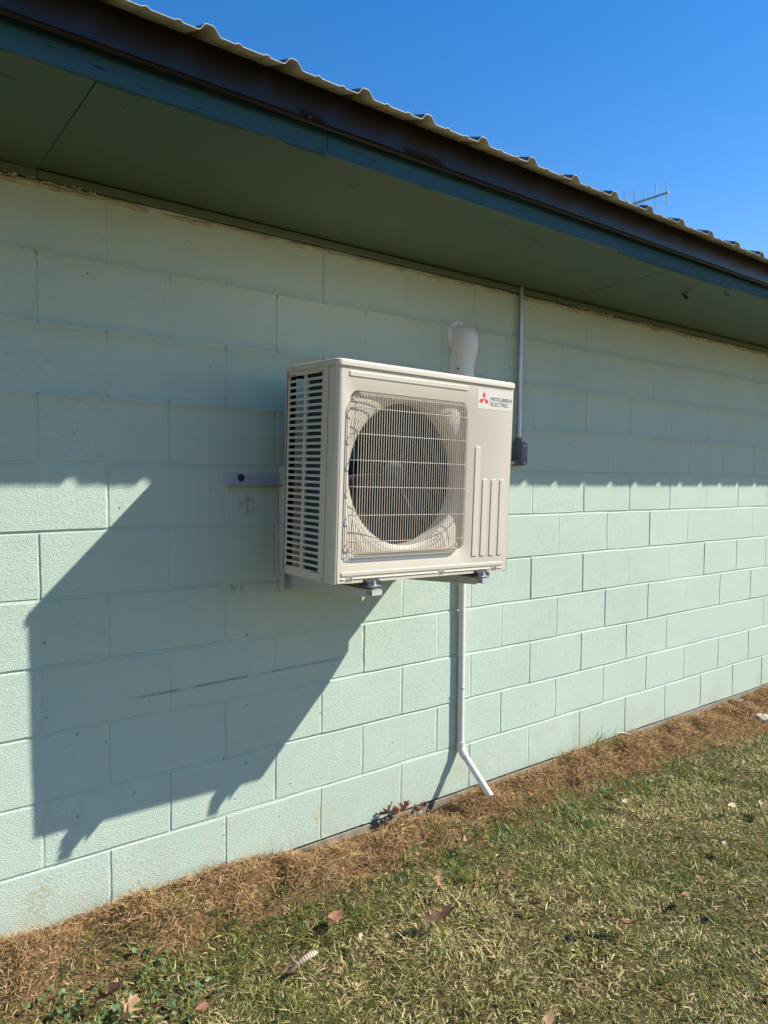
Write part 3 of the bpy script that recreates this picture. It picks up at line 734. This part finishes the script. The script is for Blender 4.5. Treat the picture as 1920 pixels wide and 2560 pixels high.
# ================================================================== GRASS AND THATCH
camv = np.array(CAM); rv, uv, fv = np.array(r_), np.array(u_), np.array(f_)
def frame_margin(x, y, z):
    """how near the spot lies to the part of the lawn seen from the path (used only to spend blades where they are seen close)"""
    d = np.stack([x-camv[0], y-camv[1], z-camv[2]], 1); dd = np.maximum(d@fv, .05)
    a = (d@rv)/dd; b = -(d@uv)/dd; return a, b, dd
def heights(x, y):
    return np.array([gh(a, b) for a, b in zip(x, y)])
def make_strands(name, P, az, L, Wd, lean, curl, colr, material, label, cat, segs=2, twist=None):
    n = len(P); k = segs*2+1
    dirh = np.stack([np.cos(az), np.sin(az), np.zeros(n)], 1); side = np.stack([-np.sin(az), np.cos(az), np.zeros(n)], 1)
    if twist is not None:
        side = side*np.cos(twist)[:, None] + np.array([0, 0, 1.])*np.sin(twist)[:, None]
    V = np.zeros((n, k, 3)); pos = P.copy(); ang = lean.copy(); step = L/segs
    for s in range(segs+1):
        wv = Wd*(1-.12*s) if s < segs else Wd*0
        if s < segs:
            V[:, 2*s] = pos - side*wv[:, None]/2; V[:, 2*s+1] = pos + side*wv[:, None]/2
            pos = pos + (dirh*np.sin(ang)[:, None] + np.array([0, 0, 1.])*np.cos(ang)[:, None])*step[:, None]; ang = ang + curl
        else: V[:, 2*segs] = pos
    me = bpy.data.meshes.new(name); me.vertices.add(n*k); me.vertices.foreach_set('co', V.reshape(-1))
    tmpl = []; st_ = []; tot = []
    for s in range(segs-1): tmpl += [2*s, 2*s+1, 2*s+3, 2*s+2]; tot.append(4)
    tmpl += [2*segs-2, 2*segs-1, 2*segs]; tot.append(3)
    tm = np.array(tmpl); li = (np.arange(n)[:, None]*k + tm[None]).reshape(-1); tot = np.array(tot); ltot = np.tile(tot, n)
    me.loops.add(len(li)); me.loops.foreach_set('vertex_index', li.astype(np.int32))
    me.polygons.add(len(ltot)); ls = np.concatenate([[0], np.cumsum(ltot)[:-1]]).astype(np.int32); me.polygons.foreach_set('loop_start', ls)
    me.update(calc_edges=True)
    at = me.color_attributes.new('tint', 'FLOAT_COLOR', 'POINT'); c4 = np.ones((n, k, 4)); c4[:, :, :3] = colr[:, None, :]
    at.data.foreach_set('color', c4.reshape(-1)); me.materials.append(material)
    o = bpy.data.objects.new(name, me); COL.objects.link(o); tag(o, label, cat, kind='stuff'); return o
def patch(x, y, s, k): return np.array([nz(a, b, s, k) for a, b in zip(x, y)])

def lawn():
    N = 1150000; x = rng.uniform(-4, 8, N); y = -rng.uniform(.10, 4.4, N)
    a, b, d = frame_margin(x, y, np.full(N, -.04)); 
    inside = (np.abs(a) < .52+.10) & (b > .3) & (b < .692+.14) 
    dens = np.where(inside, np.interp(d, [1, 2.6, 4, 6, 9], [1, .85, .45, .22, .10]), .035)
    keep = rng.random(N) < dens; x, y, d = x[keep], y[keep], d[keep]
    e = np.array([strip_edge(q) for q in x]); rag = patch(x, y, 9, 71)*.09
    keep = (-y) > e + rag - .022 - rng.exponential(.012, len(x)); x, y, d, e = x[keep], y[keep], d[keep], e[keep]; n = len(x)
    z = heights(x, y) - .004
    p1 = patch(x, y, 1.3, 72) + .8*patch(x, y, 5.5, 73) + .5*patch(x, y, 17, 75); near = np.clip(1-(-y-e)/.30, 0, 1)
    green = np.clip(.50 + .55*p1 + .45*near + rng.normal(0, .10, n), .04, .96)
    isg = rng.random(n) < green
    L = np.where(isg, rng.uniform(.024, .062, n), rng.uniform(.018, .050, n)); Wd = rng.uniform(.0017, .0040, n)*np.interp(d, [1, 3, 6], [1, 1.1, 1.6])
    cl = .76*np.clip(1 + 1.1*patch(x, y, 12, 76) + .6*patch(x, y, 30, 77), .45, 1.8); L = L*cl; Wd = Wd*.9; wide = rng.random(n) < .06; Wd[wide] *= 1.6; isg = isg | (wide & (rng.random(n) < .5))
    lean = np.where(isg, rng.uniform(.25, 1.25, n), rng.uniform(.75, 1.55, n)); curl = rng.uniform(-.1, .45, n)
    az = rng.uniform(0, 2*PI, n) ; az = np.where(rng.random(n) < .35, patch(x, y, 2.2, 74)*5 + rng.normal(0, .6, n), az)
    t = rng.random(n)[:, None]; t2 = rng.random(n)[:, None]
    gcol = np.array([.075, .125, .022])*(1-t) + np.array([.22, .27, .060])*t; gcol = gcol*np.array([1.10, .95, .80])*(.85+.65*t2)
    blue = rng.random(n) < .22*near+.05; gcol[blue] = np.array([.060, .115, .060])*(.8+.6*t2[blue])
    scol = np.array([.34, .25, .10])*(1-t) + np.array([.78, .62, .30])*t; br_ = rng.random(n) < .15; scol[br_] = np.array([.24, .145, .070])
    c = np.where(isg[:, None], gcol, scol)
    P = np.stack([x, y, z + rng.uniform(0, .010, n)*(~isg)], 1)
    make_strands('lawn_grass', P, az, L, Wd, lean, curl, c, M_grass, 'patchy short lawn of mixed straw and green blades', 'grass', 3, rng.normal(0, .5, n))
    return n
def thatch():
    N = 330000; x = rng.uniform(-3.2, 7, N); y = -rng.random(N)**1.0*.46
    a, b, d = frame_margin(x, y, np.full(N, -.02)); inside = (np.abs(a) < .60) & (b < .80)
    keep = rng.random(N) < np.where(inside, np.interp(d, [1, 3, 5, 8], [.85, .7, .45, .25]), .06); x, y, d = x[keep], y[keep], d[keep]
    e = np.array([strip_edge(q) for q in x]); rag = patch(x, y, 9, 71)*.09
    keep = (-y) < e + rag - .015 + rng.exponential(.013, len(x)); x, y, d = x[keep], y[keep], d[keep]
    bare = patch(x, y, 5, 81); sc = np.interp(x, [-.5, -.3, .15, .25, 1.4, 1.8, 3], [0, .35, .5, 0, 0, .45, .2]); keep = ~((-y < .045 + .05*bare) & (rng.random(len(x)) < sc*1.9)); x, y, d = x[keep], y[keep], d[keep]
    n = len(x); t = rng.random(n)[:, None]
    L = rng.uniform(.018, .060, n); y = np.minimum(y, -.004 - .0); az = rng.uniform(0, 2*PI, n)
    toward = (-y) < L*.8; az = np.where(toward & (np.sin(az) > 0), -az, az)
    c = np.array([.34, .185, .075])*(1-t) + np.array([.72, .49, .24])*t
    pale = rng.random(n) < .10; c[pale] = np.array([.62, .47, .25]); g_ = rng.random(n) < .012; c[g_] = np.array([.10, .16, .04]); dk = rng.random(n) < .26; c[dk] = np.array([.11, .058, .03])
    P = np.stack([x, y, heights(x, y) + rng.uniform(-.003, .013, n)], 1)
    make_strands('dead_thatch', P, az, L, rng.uniform(.0009, .0019, n)*np.interp(d, [1, 3, 6], [1, 1.15, 1.7]), rng.uniform(.95, 1.65, n), rng.uniform(-.35, .75, n), c, M_thatch, 'strip of matted dead brown grass along the foot of the wall', 'dead grass', 4, rng.normal(0, .9, n))
lawn(); thatch()

# broad-leaved weeds at the lower left and along the strip
def weeds():
    mb_v = []; mb_f = []; cols = []
    def leaf(c, r, az, tilt, colr):
        o = len(mb_v); nrm = Matrix.Rotation(az, 3, 'Z') @ Matrix.Rotation(tilt, 3, 'Y'); k = 11
        mb_v.append(tuple(Vector(c))); cols.append(colr)
        for i in range(k):
            a = 2*PI*i/k; rr = r*(1 - .18*(i % 2))*(1 if i else .35); v = nrm @ Vector((rr*math.cos(a), rr*math.sin(a), .18*r*math.cos(2*a))); mb_v.append(tuple(Vector(c)+v)); cols.append(colr)
        for i in range(k): mb_f.append((o, o+1+i, o+1+(i+1) % k))
    spots = [(-1.34, -.36, .09, 44), (-1.46, -.30, .05, 14), (-1.22, -.44, .08, 30), (-1.12, -.50, .06, 22), (-1.20, -.28, .05, 16), (-1.36, -.45, .07, 34), (-.95, -.42, .10, 12), (-.10, -.36, .12, 20), (.75, -.36, .12, 22), (1.05, -.42, .12, 22), (1.4, -.45, .1, 16), (.3, -.5, .15, 16)]
    for x, y, s, n in spots:
        for i in range(n):
            a, b = x+random.gauss(0, s), min(-.15, y+random.gauss(0, s*.7)); r = random.uniform(.005, .0125); t = random.random()
            leaf((a, b, gh(a, b)+random.uniform(.010, .030)), r, random.uniform(0, 6.28), random.uniform(-.6, .6), (.085+.09*t, .145+.11*t, .05+.05*t))
    me = bpy.data.meshes.new('weeds'); me.from_pydata(mb_v, [], mb_f); at = me.color_attributes.new('tint', 'FLOAT_COLOR', 'POINT')
    at.data.foreach_set('color', np.array([(*c, 1) for c in cols]).reshape(-1)); me.materials.append(M_grass)
    o = bpy.data.objects.new('weeds', me); COL.objects.link(o); tag(o, 'round leaved green weeds growing low among the grass', 'weeds', kind='stuff')
weeds()

# taller green tuft at the wall base
def tuft(name, x, y, n, Lr, label, spread=.05, green=.75):
    P = np.array([(x+random.gauss(0, spread), min(-.006, y+random.gauss(0, .02)), 0) for _ in range(n)]); P[:, 2] = [gh(a, b) for a, b, _ in P]; P -= np.array([x, y, 0])
    az = rng.uniform(PI, 2*PI, n); t = rng.random(n)[:, None]; isg = (rng.random(n) < green)[:, None]
    c = np.where(isg, np.array([.09, .17, .03])*(1-t)+np.array([.22, .32, .06])*t, np.array([.55, .42, .2])*(.7+.4*t))
    o = make_strands(name, P, az, rng.uniform(*Lr, n), rng.uniform(.0022, .0040, n), rng.uniform(.05, .8, n), rng.uniform(0, .45, n), c, M_grass, label, 'grass tuft', 4, rng.normal(0, .3, n))
    del o['kind']; o.location = (x, y, 0); return o
tuft('grass_tuft', 1.30, -.075, 90, (.05, .15), 'tall green grass tuft against the wall right of the drain outlet', .055)
tuft('grass_tuft', .02, -.17, 26, (.04, .10), 'small sprig of green and straw blades below the drain pipe shadow', .05, .5)

# ------------------------------------------------------------------ fallen leaves
def leaf_mesh(name, outline, L, curl, fold, cA, cB, seed):
    """thin curled leaf, outline = half widths along its length, lobed both sides"""
    rn = random.Random(seed); n = len(outline); V = []; F = []; C = []
    for i in range(n):
        t = i/(n-1); xx = (t-.5)*L
        wl, wr = outline[i]
        bend = curl*(t-.5)**2*L*4
        for k, s in enumerate((-wl, -wl*.5, 0, wr*.5, wr)):
            zz = bend + fold*abs(s) + rn.uniform(-.0007, .0007)*L/.05 + .10*L*math.sin(t*5+seed)*(s/max(.001, wl+wr))
            V.append((xx + abs(s)*.35, s, zz)); u = rn.random()*.5 + (0 if k == 2 else .3); C.append(tuple(cA[j]+(cB[j]-cA[j])*u for j in range(3)))
    for i in range(n-1):
        for k in range(4): a = i*5+k; F.append((a, a+1, a+6, a+5))
    me = bpy.data.meshes.new(name); me.from_pydata(V, [], F); at = me.color_attributes.new('tint', 'FLOAT_COLOR', 'POINT')
    at.data.foreach_set('color', np.array([(*c, 1) for c in C]).reshape(-1)); me.materials.append(M_leaf); me.shade_smooth(); return me
def oak(L, k):   # lobed outline
    w = L*.25; prof = [.03, .05, .30, .85, .35, .30, 1.05, .42, .36, .95, .34, .28, .6, .2, .03]
    rn = random.Random(k); return [(w*p*rn.uniform(.75, 1.15), w*p*rn.uniform(.75, 1.15)) for p in prof]
def plain(L, k):
    w = L*.20; return [(w*math.sin(PI*min(1, max(.02, t)))**.8, w*math.sin(PI*min(1, max(.02, t)))**.8) for t in [i/9 for i in range(10)]]
GL = 'fallen dry leaves on the lawn'
TAN = ((.26, .15, .075), (.50, .34, .19)); DARK = ((.085, .045, .030), (.21, .115, .07)); PALE = ((.45, .33, .20), (.70, .56, .38)); RED = ((.20, .085, .045), (.34, .16, .085))
def leafobj(x, y, L, az, curl, fold, cols, kind, label, seed, tilt=(0, 0), h=.022, group=GL, cat='leaf'):
    L *= 1.35; h += .014
    me = leaf_mesh('fallen_leaf', (oak if kind == 'oak' else plain)(L, seed), L, curl, fold, *cols, seed)
    o = bpy.data.objects.new('fallen_leaf', me); COL.objects.link(o); o.location = (x, y, gh(x, y)+h); o.rotation_euler = (tilt[0], tilt[1], az)
    return tag(o, label, cat, group)
LEAVES = [
 (-1.346, -0.49, 0.092, 1.1, 0.3, 0.9, TAN, 'oak', 'large curled tan oak leaf nearest the lower left corner of the lawn', 1, (0.9, 0.2), 0.04),
 (-1.368, -0.408, 0.088, 2.2, 0.25, 0.6, DARK, 'oak', 'upright brown lobed leaf behind the large curled tan oak leaf', 2, (0.9, 0.5), 0.045),
 (-1.27, -0.494, 0.05, 1.7, 0.2, 0.5, RED, 'plain', 'narrow reddish leaf upright among the round weeds', 3, (1.0, 0.3), 0.03),
 (-1.166, -0.574, 0.04, 0.4, 0.2, 0.5, RED, 'plain', 'small reddish leaf lying right of the round weeds', 4, (0.2, 0.2), 0.024),
 (-0.646, -0.444, 0.062, 0.25, 0.25, 0.4, RED, 'plain', 'reddish strip leaf lying along the edge of the thatch beyond the striped pod', 5, (0.3, 0.1), 0.026),
 (-0.733, -0.489, 0.035, 2.4, 0.3, 0.8, DARK, 'oak', 'tiny dark leaf between the striped pod and the reddish strip leaf', 6, (0.6, 0.2), 0.026),
 (-0.65, -0.596, 0.042, 1.2, 0.4, 0.8, PALE, 'oak', 'pale tan leaf right of the striped pod', 7, (0.7, 0.2), 0.028),
 (-0.235, -0.505, 0.066, 0.9, 0.3, 0.7, TAN, 'oak', 'bright tan lobed leaf lying left of the drain outlet above the dark oak leaf', 8, (0.5, -0.5), 0.032),
 (-0.383, -0.657, 0.112, 2.75, 0.18, 0.35, DARK, 'oak', 'dark brown spread oak leaf in the middle of the lawn', 9, (0.15, 0.12), 0.034),
 (0.026, -0.366, 0.055, 1.3, 0.5, 0.9, TAN, 'oak', 'curled tan leaf below the mouth of the drain outlet', 10, (0.8, 0.3), 0.035),
 (-0.178, -0.319, 0.034, 1.3, 0.5, 0.6, TAN, 'plain', 'small tan leaf standing at the thatch edge left of the curled tan leaf', 11, (0.9, 0.3), 0.026),
 (0.972, -0.42, 0.05, 1.9, 0.2, 0.5, TAN, 'plain', 'upright tan leaf at the thatch edge right of the outlet', 12, (1.1, 0), 0.03),
 (0.855, -0.518, 0.054, 0.3, 0.2, 0.4, PALE, 'oak', 'pale flat leaf in the green patch right of the outlet', 13, (0.3, 0.2), 0.03),
 (-0.084, -0.8, 0.042, 1.9, 0.3, 0.9, DARK, 'oak', 'small dark curled leaf standing in the middle lawn', 14, (1.1, 0.1), 0.03),
 (0.062, -1.058, 0.056, 2.3, 0.35, 0.6, RED, 'plain', 'rust brown curled leaf in the centre of the right lawn', 15, (0.5, -0.3), 0.032),
 (-0.05, -0.981, 0.034, 1.1, 0.3, 0.6, TAN, 'plain', 'small tan leaf just left of the rust brown curled leaf', 16, (0.5, 0.2), 0.026),
 (0.372, -1.086, 0.042, 0.1, 0.2, 0.5, RED, 'plain', 'small rusty leaf above the tan leaf near the right border of the lawn', 17, (0.3, 0.2), 0.026),
 (0.416, -1.197, 0.04, 2.6, 0.2, 0.5, TAN, 'plain', 'short tan leaf below the small rusty leaf near the right border', 18, (0.3, 0.2), 0.026),
 (0.82, -0.988, 0.044, 0.7, 0.3, 0.6, PALE, 'plain', 'pale slanting leaf on the straw lawn toward the right border', 19, (0.7, 0.1), 0.03),
 (0.846, -0.839, 0.036, 1.5, 0.3, 0.6, TAN, 'plain', 'small upright tan leaf beyond the pale slanting leaf', 20, (0.9, 0.1), 0.026),
 (-0.46, -1.175, 0.052, 0.4, 0.3, 0.4, TAN, 'plain', 'tan leaf at the bottom edge of the lawn', 21, (0.2, 0.1), 0.028),
 (1.08, -0.802, 0.05, 2.7, 0.3, 0.7, PALE, 'oak', 'crumpled pale leaf left of the lobed pale leaf on the upper right lawn', 22, (0.4, 0.2), 0.03),
 (1.2, -0.827, 0.048, 0.1, 0.2, 0.5, PALE, 'plain', 'thin pale leaf lying on the upper right lawn', 23, (0.3, 0.1), 0.028),
 (1.281, -0.925, 0.066, 1.0, 0.4, 0.8, PALE, 'oak', 'large crumpled pale leaf at the right border of the lawn', 24, (0.6, 0.2), 0.03),
 (1.609, -0.638, 0.06, 0.4, 0.3, 0.6, DARK, 'oak', 'dark leaf in the green strip near the right border', 25, (0.3, 0.2), 0.03),
 (0.932, -0.256, 0.05, 2.6, 0.3, 0.6, RED, 'oak', 'brown leaf in the thatch below the tall grass tuft', 26, (0.4, 0.2), 0.03),
 (0.003, -0.617, 0.046, 0.5, 0.2, 0.5, RED, 'oak', 'dull red brown leaf half way down the lawn from the drain outlet', 27, (0.3, 0.2), 0.028),
 (0.032, -0.726, 0.04, 2.4, 0.2, 0.5, TAN, 'oak', 'tattered tan leaf below the dull red brown leaf', 28, (0.3, 0.2), 0.026)]
for a in LEAVES: leafobj(*a[:10], tilt=a[10], h=a[11])
GP = 'brown leaves heaped at the foot of the wall'
for i, (x, dy, az, tl, cc, L) in enumerate(((.045, .03, .6, 1.2, TAN, .075), (-.015, .035, 2.2, .9, TAN, .075), (-.055, .03, .2, .7, RED, .065), (-.10, .03, 2.7, .6, DARK, .065), (.085, .045, 1.2, .6, DARK, .055), (-.035, .06, 1.5, .5, RED, .06), (.02, .075, .3, .4, DARK, .06))):
    leafobj(x, -dy, L, az, .35, .8, cc, 'oak', ['bright upright tan leaf at the right of the heap by the drain shadow', 'orange tan leaf in the middle of the heap by the wall', 'reddish leaf in the heap left of the orange tan one', 'dark leaf at the left end of the heap by the wall', 'dark leaf at the right end of the heap under the drain shadow', 'red brown leaf at the front of the heap by the wall', 'dark leaf lowest in front of the heap by the wall'][i], 40+i, tilt=(tl, .5), h=.042, group=GP)

# striped pale curled pod
pod = empty('striped_pod', (-0.86, -0.577, gh(-0.86, -0.577)+.045), 'pale curled pod with brown cross stripes lying in the grass', 'seed pod')
pod.rotation_euler = (.25, -.18, -.10)
def stripe_mat():
    M = bpy.data.materials.new('striped_husk'); M.use_nodes = True; g = G(M); b = g.n['Principled BSDF']; tc = g.n.new('ShaderNodeTexCoord').outputs['Object']
    wv = g.n.new('ShaderNodeTexWave'); wv.inputs['Scale'].default_value = 38; wv.inputs['Distortion'].default_value = 1.5; g.l.new(tc, wv.inputs['Vector'])
    c = g.mix(g.ramp(wv.outputs['Fac'], .62, .8), (.66, .55, .40), (.17, .085, .05)); g.l.new(c, b.inputs['Base Color']); b.inputs['Roughness'].default_value = .6; return M
mb = MB(); rings = []
for i in range(14):
    t = i/13; hw = .0125*math.sin(PI*min(1, .1+.86*t))**.5*(.6+.4*t); xx = -.010 + .075*t; cz = .010*math.sin(PI*t*.8)
    rings.append([(xx, hw*math.cos(a), cz + hw*.55*math.sin(a)) for a in [PI*(-.08+1.16*k/10) for k in range(11)]] + [(xx, hw*.86*math.cos(a), cz + hw*.45*math.sin(a)-.0006) for a in [PI*(1.08-1.16*k/10) for k in range(11)]])
mb.loft(rings, True, True); build('husk', mb, stripe_mat(), pod, smooth=50)
mb = MB(); mb.tube([(-.005, 0, .004), (-.012, .012, .012), (-.014, .026, .026)], .004, 6, rs=[.006, .005, .001]); mb.tube([(-.006, 0, .002), (-.022, -.006, -.002), (-.040, -.004, -.006)], .005, 6, rs=[.007, .008, .0012]); build('bract', mb, mat('bract', (.22, .14, .09), .7, var=.3, vscale=90), pod, smooth=60)

# pale stick and stones by the wall to the right
mb = MB(); mb.tube([(-.05, .0, .0), (.0, .004, .004), (.045, -.01, .002)], .006, 8, rs=[.005, .0055, .004]); o = build('pale_stick', mb, mat('bleached_wood', (.62, .57, .48), .7), smooth=60)
o.location = (1.53, -.06, gh(1.53, -.06)+.022); o.rotation_euler = (0, .12, -.55); tag(o, 'short bleached stick lying on the thatch against the wall', 'stick')
def rock(x, y, s, label, colr, seed):
    bm = bmesh.new(); bmesh.ops.create_icosphere(bm, subdivisions=3, radius=1)
    for v in bm.verts: q = v.co.copy(); v.co *= 1+.45*mnoise.noise(q*1.3+Vector((seed, 0, 0)))+.12*mnoise.noise(q*5); v.co = Vector((v.co.x*s[0], v.co.y*s[1], v.co.z*s[2]))
    mb = MB(); mb.bm(bm); o = build('stone', mb, mat('stone_'+str(seed), colr, .9, var=.25, vscale=30, bump=.5, bscale=120, bdist=.003), smooth=45)
    o.location = (x, y, gh(x, y)+s[2]*.45); o.rotation_euler = (0, 0, seed); tag(o, label, 'stone')
rock(2.66, -.30, (.06, .04, .025), 'flat pale stone in the grass at the right border', (.55, .47, .36), 1)
rock(2.78, -.07, (.05, .04, .035), 'grey brown stone against the wall at the right border', (.20, .17, .13), 2)
